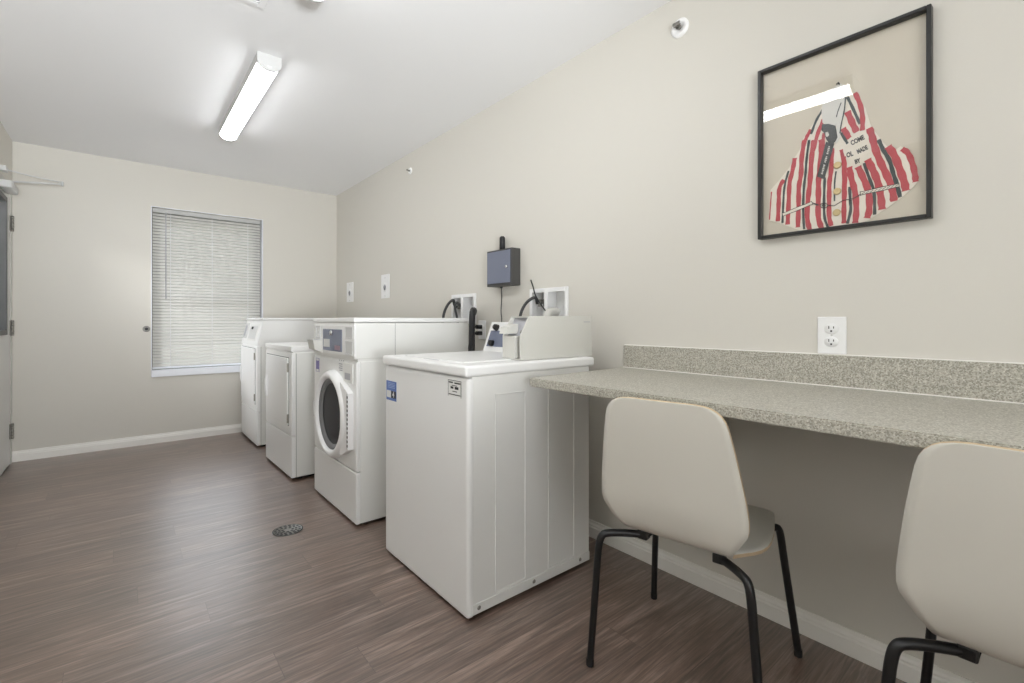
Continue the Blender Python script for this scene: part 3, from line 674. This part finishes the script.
for pts, w, c in [
    ([(22, 230), (30, 300), (30, 420), (25, 520), (25, 640)], 24, R_), ([(60, 415), (64, 500), (70, 560), (46, 645)], 15, K_), ([(58, 292), (72, 370), (95, 440), (104, 560), (95, 640)], 30, R_),
    ([(112, 290), (150, 370), (182, 450), (184, 560), (168, 610)], 32, R_), ([(150, 268), (185, 370), (215, 440), (216, 588)], 15, K_),
    ([(172, 245), (205, 310), (235, 380), (256, 480), (262, 556)], 34, R_), ([(182, 50), (200, 100), (215, 170), (250, 260), (290, 340), (325, 420), (336, 505)], 33, R_),
    ([(240, 122), (270, 190), (310, 250), (330, 330), (355, 400), (374, 480)], 19, K_), ([(298, 165), (335, 210), (370, 300), (402, 390), (410, 440)], 34, R_), ([(385, 180), (422, 200), (452, 270), (468, 345), (470, 385)], 26, R_)]: stripe(ZB, pts, w, c)
for pts, w, c in [([(188, 272), (197, 250), (212, 226)], 24, R_), ([(262, 268), (266, 240)], 20, R_)]: stripe(Z1, pts, w*.6, c)
for pts, w, c in [
    ([(256, 150), (300, 240), (342, 335)], 16, K_), ([(308, 122), (345, 200), (362, 290), (358, 380)], 26, R_), ([(256, 250), (290, 330), (320, 390)], 34, R_), ([(226, 365), (268, 436)], 34, R_), ([(212, 395), (258, 470)], 15, K_),
    ([(90, 235), (42, 310), (8, 405)], 16, K_), ([(96, 300), (52, 400), (24, 520)], 24, R_), ([(80, 440), (84, 560)], 36, R_)]: stripe(ZD, pts, w, c)
body = obj('shirt_body', bm, ['cloth', 'clothred', 'clothblack'], sh)
bm = BM(); slab_poly(bm, [S3(ZD(p), D0+.0018) for p in [(95, 150), (150, 100), (205, 60), (205, 150), (190, 260), (182, 348), (130, 336), (88, 330), (80, 250)]], .001); obj('collar_lining', bm, 'lining', sh, label='pale grey collar lining')
bm = BM(); slab_poly(bm, [S3(ZD(p), D0+.0022) for p in [(205, 60), (245, 70), (247, 140), (238, 240), (216, 335), (206, 430), (182, 472), (170, 458), (184, 345), (186, 260)]], .001, 0)
ribbon(bm, [S3(ZD(p), D0+.0026) for p in [(247, 120), (238, 245), (214, 340), (207, 400)]], .0035, 1); ribbon(bm, [S3(ZD(p), D0+.0026) for p in [(215, 190), (192, 250), (182, 290)]], .003, 1)
obj('collar_lapel', bm, ['lining', 'clothblack'], sh, label='pale grey collar lapel edged in black')
bm = BM(); slab_poly(bm, [S3(ZD(p), D0+.0032) for p in [(85, 338), (130, 336), (176, 348), (190, 425), (178, 452), (160, 470), (132, 466), (112, 440), (100, 400), (80, 378)]], .001)
tg = obj('ribbon_knot', bm, 'ribbon', sh, label='charcoal ribbon knot')
bm = BM(); slab_poly(bm, [S3(ZD(p), D0+.0038) for p in [(108, 395), (125, 390), (134, 412), (120, 426), (110, 420)]], .0006); obj('tag_emblem', bm, 'lining', tg)
bm = BM(); slab_poly(bm, [S3(p, D0+.0042) for p in [ZD((112, 458)), ZD((168, 470)), ZA((430, 285)), ZA((378, 265))]], .001); hang = obj('hang_tag', bm, 'ribbon', sh, label='long charcoal hang tag with pale print')
bm = BM(); a, b = Vector((467, 45)), Vector((412, 250))
for k in range(17):
    if k in (5, 10): continue
    q = a.lerp(b, (k+.5)/17); d = (b-a).normalized(); s = Vector((-d.y, d.x)); hh = 7 if k % 3 else 5
    slab_poly(bm, [S3(ZA(q+s*hh*i+d*4*j), D0+.0048) for i, j in ((-1, -1), (1, -1), (1, 1), (-1, 1))], .0003)
obj('tag_print', bm, 'lining', hang)
for p in ((522, 182), (520, 370), (516, 522)):
    bm = BM(); lathe(bm, S3(ZA(p), D0+.0005), (-1, 0, 0), [(0, .003), (.006, .0035), (.0095, .0042), (.011, .003), (.0115, 0)], 24); obj('button', bm, 'brass', sh)
pp = [(62, 112), (100, 92), (140, 76), (158, 100), (172, 132), (180, 190), (166, 232), (140, 262), (110, 280), (80, 285), (58, 272), (44, 245), (40, 215), (46, 175)]
bm = BM(); slab_poly(bm, [S3(ZB(p), D0+.0019) for p in pp], .0006); pa = obj('chest_patch', bm, 'cloth', sh, label='round cream chest patch with black lettering')
bm = BM()
def word(s, p, size, rot, sx=1.0):
    o = S3(ZB(p), D0+.0021); text_bm(bm, s, o, (0, -math.cos(rot), math.sin(rot)), (0, math.sin(rot), math.cos(rot)), size, depth=.0004, bold=.0010, sx=sx)
word('COME', (110, 128), .0215, .3, .6); word('OL', (62, 216), .0220, .15, .6); word('MADE', (140, 186), .0200, .3, .52); word('BY', (110, 258), .0190, .2, .65)
obj('lettering', bm, 'ink', pa)
bm = BM()
def bar2(Zf, a, b, w, m, d): ribbon(bm, [S3(Zf(a), d), S3(Zf(b), d)], w, m)
bar2(ZA, (125, 540), (342, 452), .0125, 1, D0+.0016); bar2(ZA, (130, 538), (338, 454), .0085, 0, D0+.0020)
bar2(ZA, (342, 452), (385, 470), .004, 1, D0+.0018)
for q, rr in (((425, 472), 22), ((425, 472), 9)):
    pts = [S3(ZA((q[0]+rr*1.2*math.cos(t*PI/8), q[1]+rr*.8*math.sin(t*PI/8))), D0+.0022) for t in range(17)]; tube(bm, pts, .0011, 6, 1)
tube(bm, [S3(ZA((450, 470)), D0+.0022), S3(ZA((500, 474)), D0+.0022), S3(ZB((20, 500)), D0+.0022), S3(ZB((80, 490)), D0+.0022), S3(ZB((130, 462)), D0+.0022)], .0012, 6, 1)
bar2(ZB, (125, 458), (370, 404), .0125, 1, D0+.0016); bar2(ZB, (130, 457), (366, 405), .008, 0, D0+.0020)
for k in range(9):
    a = Vector((135, 462)).lerp(Vector((355, 412)), k/8.5); tube(bm, [S3(ZB((a.x, a.y)), D0+.0024), S3(ZB((a.x+22, a.y-14)), D0+.0024)], .0009, 5, 1)
obj('chain_trim', bm, ['cloth', 'ink'], sh, label='cream and black chain trim across the front')
bm = BM(); tube(bm, [S3((836.5, 84.5), D0), S3((838.5, 82.8), D0+.003), S3((840, 85), D0)], .0022, 8); obj('hanging_clip', bm, 'black', sh)

# ---------------------------------------------------------------- wall fittings
def duplex(label, yc, zc, w, h, kind, group=None):
    r = thing('outlet', label, 'outlet', (XR, yc, zc), 0, group)
    bm = BM(); box(bm, PR(yc-w/2, zc-h/2, .0003), PR(yc+w/2, zc+h/2, .0065), .003, 2); obj('cover_plate', bm, 'plastic', r)
    if kind == 'duplex':
        for s in (1, -1):
            z = zc+s*.0215
            bm = BM(); lathe(bm, (XR-.005, yc, z), (-1, 0, 0), [(0, .0045), (.0180, .0045), (.0198, .003), (.0198, 0)], 28, sy=.86); so = obj('socket', bm, 'plastic', r)
            bm = BM(); box(bm, PR(yc+.0055, z+.000, .009), PR(yc+.0080, z+.009, .0102)); box(bm, PR(yc-.0080, z+.001, .009), PR(yc-.0055, z+.008, .0102)); lathe(bm, (XR-.009, yc, z-.0075), (-1, 0, 0), [(0, .0012), (.003, .0012), (.003, 0)], 10); obj('socket_slot', bm, 'darkslot', so)
        bm = BM(); lathe(bm, (XR-.0062, yc, zc), (-1, 0, 0), [(0, .0016), (.003, .0012), (.0035, 0)], 12); obj('screw', bm, 'lightcap', r)
    else:
        bm = BM(); lathe(bm, (XR-.0055, yc, zc-.01), (-1, 0, 0), [(0, .004), (.038, .004), (.042, .002), (.042, 0)], 28); so = obj('socket', bm, 'plastic', r)
        bm = BM(); lathe(bm, (XR-.0085, yc, zc-.01), (-1, 0, 0), [(0, .002), (.026, .002), (.026, 0)], 24)
        obj('socket_face', bm, 'greyslot', so)
        bm = BM()
        for a, c in ((.012, .006), (-.012, .006), (0, -.014)): box(bm, PR(yc+a-.003, zc-.01+c-.009, .009), PR(yc+a+.003, zc-.01+c+.009, .0115))
        obj('socket_slot', bm, 'darkslot', so)
        for c in (.075, -.085):
            bm = BM(); lathe(bm, (XR-.006, yc, zc+c), (-1, 0, 0), [(0, .002), (.004, .0015), (.0045, 0)], 12); obj('screw', bm, 'steel', r)
    return r
duplex('white duplex outlet just above the counter backsplash', .5222, 1.0245, .0825, .122, 'duplex')
duplex('white dryer outlet nearest the far corner of the right wall', 4.778, 1.368, .175, .20, 'round', 'dryer outlets')
duplex('white dryer outlet on the right wall, nearer the hose boxes than the corner', 3.938, 1.380, .165, .212, 'round', 'dryer outlets')
duplex('white duplex outlet low behind the washers with two black plugs', 2.478, 1.015, .080, .122, 'duplex')

def laundry_box(label, hole, group):
    y0, y1, z0, z1 = hole; r = thing('washer_outlet_box', label, 'outlet box', (XR, (y0+y1)/2, z0), 0, group)
    bm = BM(); ring_frame(bm, PR, y0-.017, y1+.017, z0-.017, z1+.016, .024, .0004, .010, .002); ym = (y0+y1)/2+.015
    box(bm, PR(ym-.014, z0+.006, .0004), PR(ym+.014, z1-.007, .010), .002, 1); obj('trim_frame', bm, 'plastic', r)
    bm = BM(); d = -.075; a0, a1, b0, b1 = y0+.002, y1-.002, z0+.002, z1-.002
    quad(bm, [PR(a0, b0, d), PR(a1, b0, d), PR(a1, b1, d), PR(a0, b1, d)])
    for q in ([PR(a0, b0, 0), PR(a0, b0, d), PR(a0, b1, d), PR(a0, b1, 0)], [PR(a1, b0, 0), PR(a1, b0, d), PR(a1, b1, d), PR(a1, b1, 0)], [PR(a0, b1, 0), PR(a1, b1, 0), PR(a1, b1, d), PR(a0, b1, d)], [PR(a0, b0, 0), PR(a1, b0, 0), PR(a1, b0, d), PR(a0, b0, d)], [PR(ym, b0, -.002), PR(ym, b0, d), PR(ym, b1, d), PR(ym, b1, -.002)]): quad(bm, q)
    obj('recess', bm, 'plastic', r)
    for k in (0, 1):
        y = ym+.035+.045*k
        bm = BM(); tube(bm, [PR(y, z1-.06, -.06), PR(y, z1-.06, -.012)], .010, 10); tube(bm, [PR(y, z1-.06, -.02), PR(y, z1-.085, -.02)], .011, 10); box(bm, PR(y-.014, z1-.054, -.03), PR(y+.014, z1-.044, -.012), .002); obj('valve', bm, 'steel', r)
    return r, ym
bA, ymA = laundry_box('white recessed hose box behind the porthole washer', BA, 'hose boxes')
bB, ymB = laundry_box('white recessed hose box behind the coin meter', BB, 'hose boxes')
def hose(name, label, cat, pts, r, m, smooth=3, group=None):
    bm = BM(); tube(bm, pts, r, 10, smooth=smooth); return tag(obj(name, bm, m), label, cat, group)
yv = ymA+.06
hose('water_hose', 'dark hose arching left out of the box behind the porthole washer', 'hose', [(XR+.005, ymA+.085, 1.165), (XR-.01, ymA+.10, 1.190), at(454, 299, X=1.775), at(448.5, 303, X=1.745), at(444.5, 311, X=1.725), at(443, 318, X=1.715), at(442.5, 330, X=1.70)], .0095, 'hose', group='washer hoses')
hose('water_hose', 'dark hose dropping straight down from the box behind the porthole washer', 'hose', [(XR+.003, ymA+.035, 1.175), at(456, 301, X=1.79), at(454.5, 308, X=1.775), at(457, 317, X=1.765), at(459, 330, X=1.75)], .0080, 'hose', group='washer hoses')
hose('water_hose', 'dark hose arching left out of the box behind the coin meter', 'hose', [(XR+.004, ymB+.085, 1.17), at(536, 297, X=1.79), at(531, 298.5, X=1.765), at(525, 304, X=1.735), at(521, 312, X=1.715), at(519.5, 320, X=1.705), at(519, 332, X=1.70)], .0085, 'hose', group='washer hoses')
hose('thin_cord', 'thin dark cord sticking up from the box behind the coin meter', 'cord', [at(530.8, 280, X=1.79), at(533.2, 287, X=1.788), at(535, 295, X=1.785), at(541, 305, X=1.775), at(546, 311.5, X=1.768)], .0036, 'rubber')
hose('drain_hose', 'pale grey drain hose elbow in the box behind the coin meter', 'hose', [(XR+.02, ymB-.06, 1.12), (XR-.012, ymB-.06, 1.125), (XR-.045, ymB-.06, 1.118), (XR-.06, ymB-.058, 1.085), (XR-.062, ymB-.05, 1.02)], .023, 'meter')
hose('drain_hose', 'thick black drain hose standing between the two washers', 'hose', [(1.80, 2.575, 1.12), (1.74, 2.48, 1.125), (1.64, 2.335, 1.138), (1.578, 2.262, 1.135), (1.556, 2.236, 1.105), (1.554, 2.236, 1.05), (1.553, 2.236, .85), (1.553, 2.236, .55)], .0180, 'rubber')
for lab, v0, u1, m in (('black plug and cord in the upper socket behind the washers', 327, 474, 1), ('black plug and cord in the lower socket behind the washers', 332.5, 473.5, -1)):
    pl = thing('power_cord', lab, 'cord', (XR-.02, 2.478, 1.0245 if m > 0 else .98))
    z = 1.0155+.0205*m-.002; y = 2.478
    bm = BM(); box(bm, PR(y-.013, z-.013, .0104), PR(y+.013, z+.013, .050), .004); tube(bm, [PR(y, z, .048), PR(y, z, .066)], .008, 10); obj('plug', bm, 'black', pl)
    bm = BM(); tube(bm, [PR(y, z, .064), PR(y+.012, z-.004, .085), PR(y+.008, z-.05-.02*(m > 0), .095), PR(y-.03+.07*(m < 0), z-.15, .090), PR(y-.09+.15*(m < 0), z-.32, .085)], .0055, 8, smooth=3); obj('cord', bm, 'black', pl)

# charcoal controller box
cb = thing('control_box', 'charcoal wall box with blue grey door and stub antenna above the washers', 'control box', (XR, 2.22, 1.283))
bx, by0, by1, bz0, bz1 = 1.740, 2.100, 2.341, 1.282, 1.500
bm = BM(); box(bm, (bx, by0, bz0), (XR-.0001, by1, bz1), .003, 2); obj('housing', bm, 'ctrl', cb)
bm = BM(); box(bm, (bx-.0035, by0+.013, bz0+.016), (bx+.001, by1-.008, bz1-.010), .001, 1); dd = obj('door', bm, 'ctrldoor', cb, label='blue grey box door')
bm = BM(); ring_frame(bm, lambda a, z, d: (bx-d, a, z), by0+.0105, by1-.0055, bz0+.0135, bz1-.0075, .003, -.001, .0008); obj('door_gap', bm, 'black', cb)
bm = BM(); lathe(bm, (bx-.003, by0+.042, 1.392), (-1, 0, 0), [(0, .011), (.008, .010), (.010, .004), (.010, 0)], 18); obj('key_lock', bm, 'chrome', dd)
pa_ = at(502.3, 248, X=1.775)
bm = BM(); tube(bm, [(1.775, pa_.y, bz1-.002), (1.775, pa_.y, 1.576), (1.775, pa_.y, 1.584)], [.0175, .0165, .011], 14); obj('antenna', bm, 'rubber', cb)
pc = at(502, 287, X=1.79)
bm = BM(); tube(bm, [(1.785, pc.y, bz0+.004), (1.785, pc.y, 1.272)], .008, 10); tube(bm, [(1.785, pc.y, 1.28), (1.79, pc.y+.002, 1.2), (1.79, pc.y+.012, 1.13), (1.785, pc.y-.004, 1.085), (1.77, pc.y-.02, 1.05), (1.76, pc.y-.02, .95)], .0032, 7, smooth=2); obj('power_cable', bm, 'hose', cb)

# sprinklers
def sprinkler(label, p, r, name='sprinkler'):
    t = thing(name, label, 'sprinkler', p, 0, 'wall sprinklers')
    bm = BM(); lathe(bm, p, (-1, 0, 0), [(r, -.001), (r, .004), (r*.86, .009), (r*.6, .010), (r*.55, .006), (0, .006)], 32); obj('escutcheon', bm, 'plastic', t)
    bm = BM(); tube(bm, [(p[0]-.005, p[1], p[2]), (p[0]-.018, p[1], p[2])], r*.26, 12); tube(bm, [(p[0]-.016, p[1], p[2]), (p[0]-.024, p[1]+r*.35, p[2]+.002), (p[0]-.030, p[1], p[2])], r*.08, 8); tube(bm, [(p[0]-.016, p[1], p[2]), (p[0]-.024, p[1]-r*.35, p[2]+.002), (p[0]-.030, p[1], p[2])], r*.08, 8)
    box(bm, (p[0]-.033, p[1]-r*.4, p[2]-.001), (p[0]-.029, p[1]+r*.4, p[2]+r*.32), .001); obj('sprinkler_head', bm, 'steel', t)
sprinkler('white round sidewall sprinkler high on the wall left of the framed shirt', (XR, 1.072, 2.302), .040)
sprinkler('tiny white sprinkler high on the right wall above the far dryers', (XR, 3.471, 2.291), .026)
# door bumper on the far wall
bm = BM(); lathe(bm, (.166, YF, 1.003), (0, -1, 0), [(.026, .0004), (.027, .004), (.024, .012), (.017, .016), (.013, .010), (0, .009)], 28)
bp = thing('wall_bumper', 'small round steel door bumper on the far wall left of the window', 'door stop', (.166, YF, 1.003)); obj('bumper_cup', bm, 'steel', bp)
bm = BM(); lathe(bm, (.166, YF-.009, 1.003), (0, -1, 0), [(.012, 0), (.011, .006), (0, .008)], 20); obj('rubber_pad', bm, 'hose', bp)

# ---------------------------------------------------------------- ceiling
def light(label, Y0, Y1):
    xa, xb = .528, .642; zt = ZC; zb = ZC-.082; xm = (xa+xb)/2
    r = thing('ceiling_light', label, 'ceiling light', (xm, (Y0+Y1)/2, ZC), 0, 'ceiling wrap lights')
    prof = [(xa, zt-.001), (xa, zt-.042)]+[(xm-.057*math.cos(t), zt-.042-.040*math.sin(t)) for t in [PI*k/14 for k in range(1, 14)]]+[(xb, zt-.042), (xb, zt-.001)]
    bm = BM(); ins = [(xm+(x-xm)*.93, z if z > zt-.03 else z+.003) for x, z in prof]
    a = [bm.verts.new((x, Y0+.012, z)) for x, z in ins]; b = [bm.verts.new((x, Y1-.012, z)) for x, z in ins]
    for k in range(2, len(ins)-3):
        f = bm.faces.new((a[k], a[k+1], b[k+1], b[k])); f.smooth = True
    obj('lens', bm, 'lens', r, label='glowing white lens')
    bm = BM(); box(bm, (xa+.002, Y0+.01, zt-.040), (xb-.002, Y1-.01, zt-.001)); 
    for x in (xa+.0035, xm+.0525): box(bm, (x, Y0+.01, zt-.047), (x+.001, Y1-.01, zt-.001))
    obj('housing', bm, 'lightcap', r)
    for y in (Y0, Y1-.014):
        bm = BM(); prism(bm, [(x, y, z) for x, z in prof], (0, .014, 0)); e = obj('end_cap', bm, 'lightcap', r)
        yy = y-.001 if y == Y0 else y+.013
        bm = BM(); box(bm, (xm-.010, yy, zt-.066), (xm+.010, yy+.002, zt-.060), .0005); obj('latch', bm, 'plastic', e)
    return r
light('long white ceiling light glowing over the middle of the room', 2.655, 3.885)
light('white ceiling light at the top edge of the photo, only its end tip visible', .765, 1.974)
vt = thing('ceiling_vent', 'flat white square ceiling vent cut off by the top edge of the photo', 'vent', (.33, 2.13, ZC))
bm = BM(); ring_frame(bm, lambda a, z, d: (a, z, ZC-d), .178, .480, 1.975, 2.277, .028, .0005, .008, .002); obj('vent_frame', bm, 'ceil', vt)
for k in range(8):
    bm = BM(); y = 2.02+k*.031; box(bm, (.204, y-.010, ZC-.0095), (.454, y+.010, ZC-.0065), rot=Matrix.Rotation(.35, 3, 'X')); obj('louvre', bm, 'ceil', vt)
bm = BM(); box(bm, (.203, 2.0, ZC-.0025), (.455, 2.252, ZC-.0005)); obj('vent_back', bm, 'greyslot', vt)

# ---------------------------------------------------------------- floor drain
dn = thing('floor_drain', 'round steel floor drain grate in the plank floor before the porthole washer', 'drain', (.655, 2.588, 0))
dc = (.655, 2.588); R0 = .072
bm = BM(); lathe(bm, (dc[0], dc[1], .0003), (0, 0, 1), [(R0, 0), (R0, .002), (R0-.006, .0032), (R0-.008, .0022), (0, .0022)], 48); obj('grate', bm, 'steel', dn)
bm = BM()
for rr, n in ((.056, 16), (.040, 12), (.024, 7)):
    for k in range(n):
        t = 2*PI*k/n; c, s = math.cos(t), math.sin(t); dr_, dt = .0060, rr*PI/n*.62
        q = [(dc[0]+(rr+i*dr_)*c-j*dt*s, dc[1]+(rr+i*dr_)*s+j*dt*c, .0030) for i, j in ((-1, -1), (1, -1), (1, 1), (-1, 1))]; quad(bm, q)
rg = [(R0-.0005, .0026), (R0-.0055, .0037)]; lathe(bm, (dc[0], dc[1], .0003), (0, 0, 1), rg, 48)
obj('grate_slot', bm, 'darkslot', dn)

# ---------------------------------------------------------------- light, world, camera
def area(name, loc, rot, sx, sy, power, col=(1, 1, 1)):
    l = bpy.data.lights.new(name, 'AREA'); l.shape = 'RECTANGLE'; l.size = sx; l.size_y = sy; l.energy = power; l.color = col
    o = bpy.data.objects.new(name, l); C.objects.link(o); o.location = loc; o.rotation_euler = rot; return o
area('bounce_fill', (-.15, -1.5, 1.25), (PI-.5, 0, 0), 1.0, 1.2, 26, (.93, .97, 1))  # unseen fill lamp added behind the camera to lift the ceiling
def spot(name, loc, to, power, deg, soft=.25):
    l = bpy.data.lights.new(name, 'SPOT'); l.energy = power; l.spot_size = math.radians(deg); l.spot_blend = 1; l.shadow_soft_size = soft; l.color = (.93, .97, 1)
    o = bpy.data.objects.new(name, l); C.objects.link(o); o.location = loc; o.rotation_euler = (Vector(to)-Vector(loc)).to_track_quat('-Z', 'Y').to_euler()
spot('ceiling_fill', (-.1, -1.7, .9), (.5, 2.4, ZC+.16), 560, 60)  # added fill spot, out of view, brightens the far ceiling and wall
spot('side_wall_fill', (.9, -.9, 1.3), (XL, 1.6, 1.5), 190, 75)  # added lamp; its bounce off the left wall fills chairs and washer front
area('rear_fill', (-.1, YB+.05, 1.4), (PI/2, 0, 0), .9, 1.6, 11, (.97, .985, 1))  # unseen fill added before the closed back wall, which has no window
area('hallway_fill', (-1.5, 4.4, 2.3), (0, 0, 0), .6, 1.6, 150)  # lamp added beyond the door so that its glass looks bright
W = bpy.data.worlds.new('sky'); bpy.context.scene.world = W; W.use_nodes = True
N, L = W.node_tree.nodes, W.node_tree.links
bg = N['Background']; bg.inputs['Strength'].default_value = 6.5
tc = N.new('ShaderNodeTexCoord'); sp = N.new('ShaderNodeSeparateXYZ'); L.new(tc.outputs['Generated'], sp.inputs[0])
rp = N.new('ShaderNodeValToRGB'); e = rp.color_ramp.elements          # dark band added behind slat gaps up to about 20 degrees, pale sky above
e[0].position = .28; e[0].color = (.05, .05, .044, 1); e[1].position = .42; e[1].color = (.86, .93, 1.0, 1)
L.new(sp.outputs[2], rp.inputs[0]); L.new(rp.outputs[0], bg.inputs['Color'])

cam = bpy.data.cameras.new('camera'); co = bpy.data.objects.new('camera', cam); C.objects.link(co)
co.location = (0, 0, H); co.rotation_euler = (PI/2, 0, -TH)
cam.sensor_width = 36; cam.sensor_fit = 'HORIZONTAL'; cam.lens = F/1024*36
cam.shift_x = 0; cam.shift_y = -(341.5-CY)/1024; cam.clip_start = .02; cam.clip_end = 100
sc = bpy.context.scene; sc.camera = co
sc.view_settings.view_transform = 'Standard'; sc.view_settings.look = 'None'; sc.view_settings.exposure = .1
sc.cycles.max_bounces = 14; sc.cycles.diffuse_bounces = 8; sc.cycles.glossy_bounces = 5; sc.cycles.transparent_max_bounces = 16
sc.cycles.use_denoising = True; sc.cycles.sample_clamp_indirect = 8
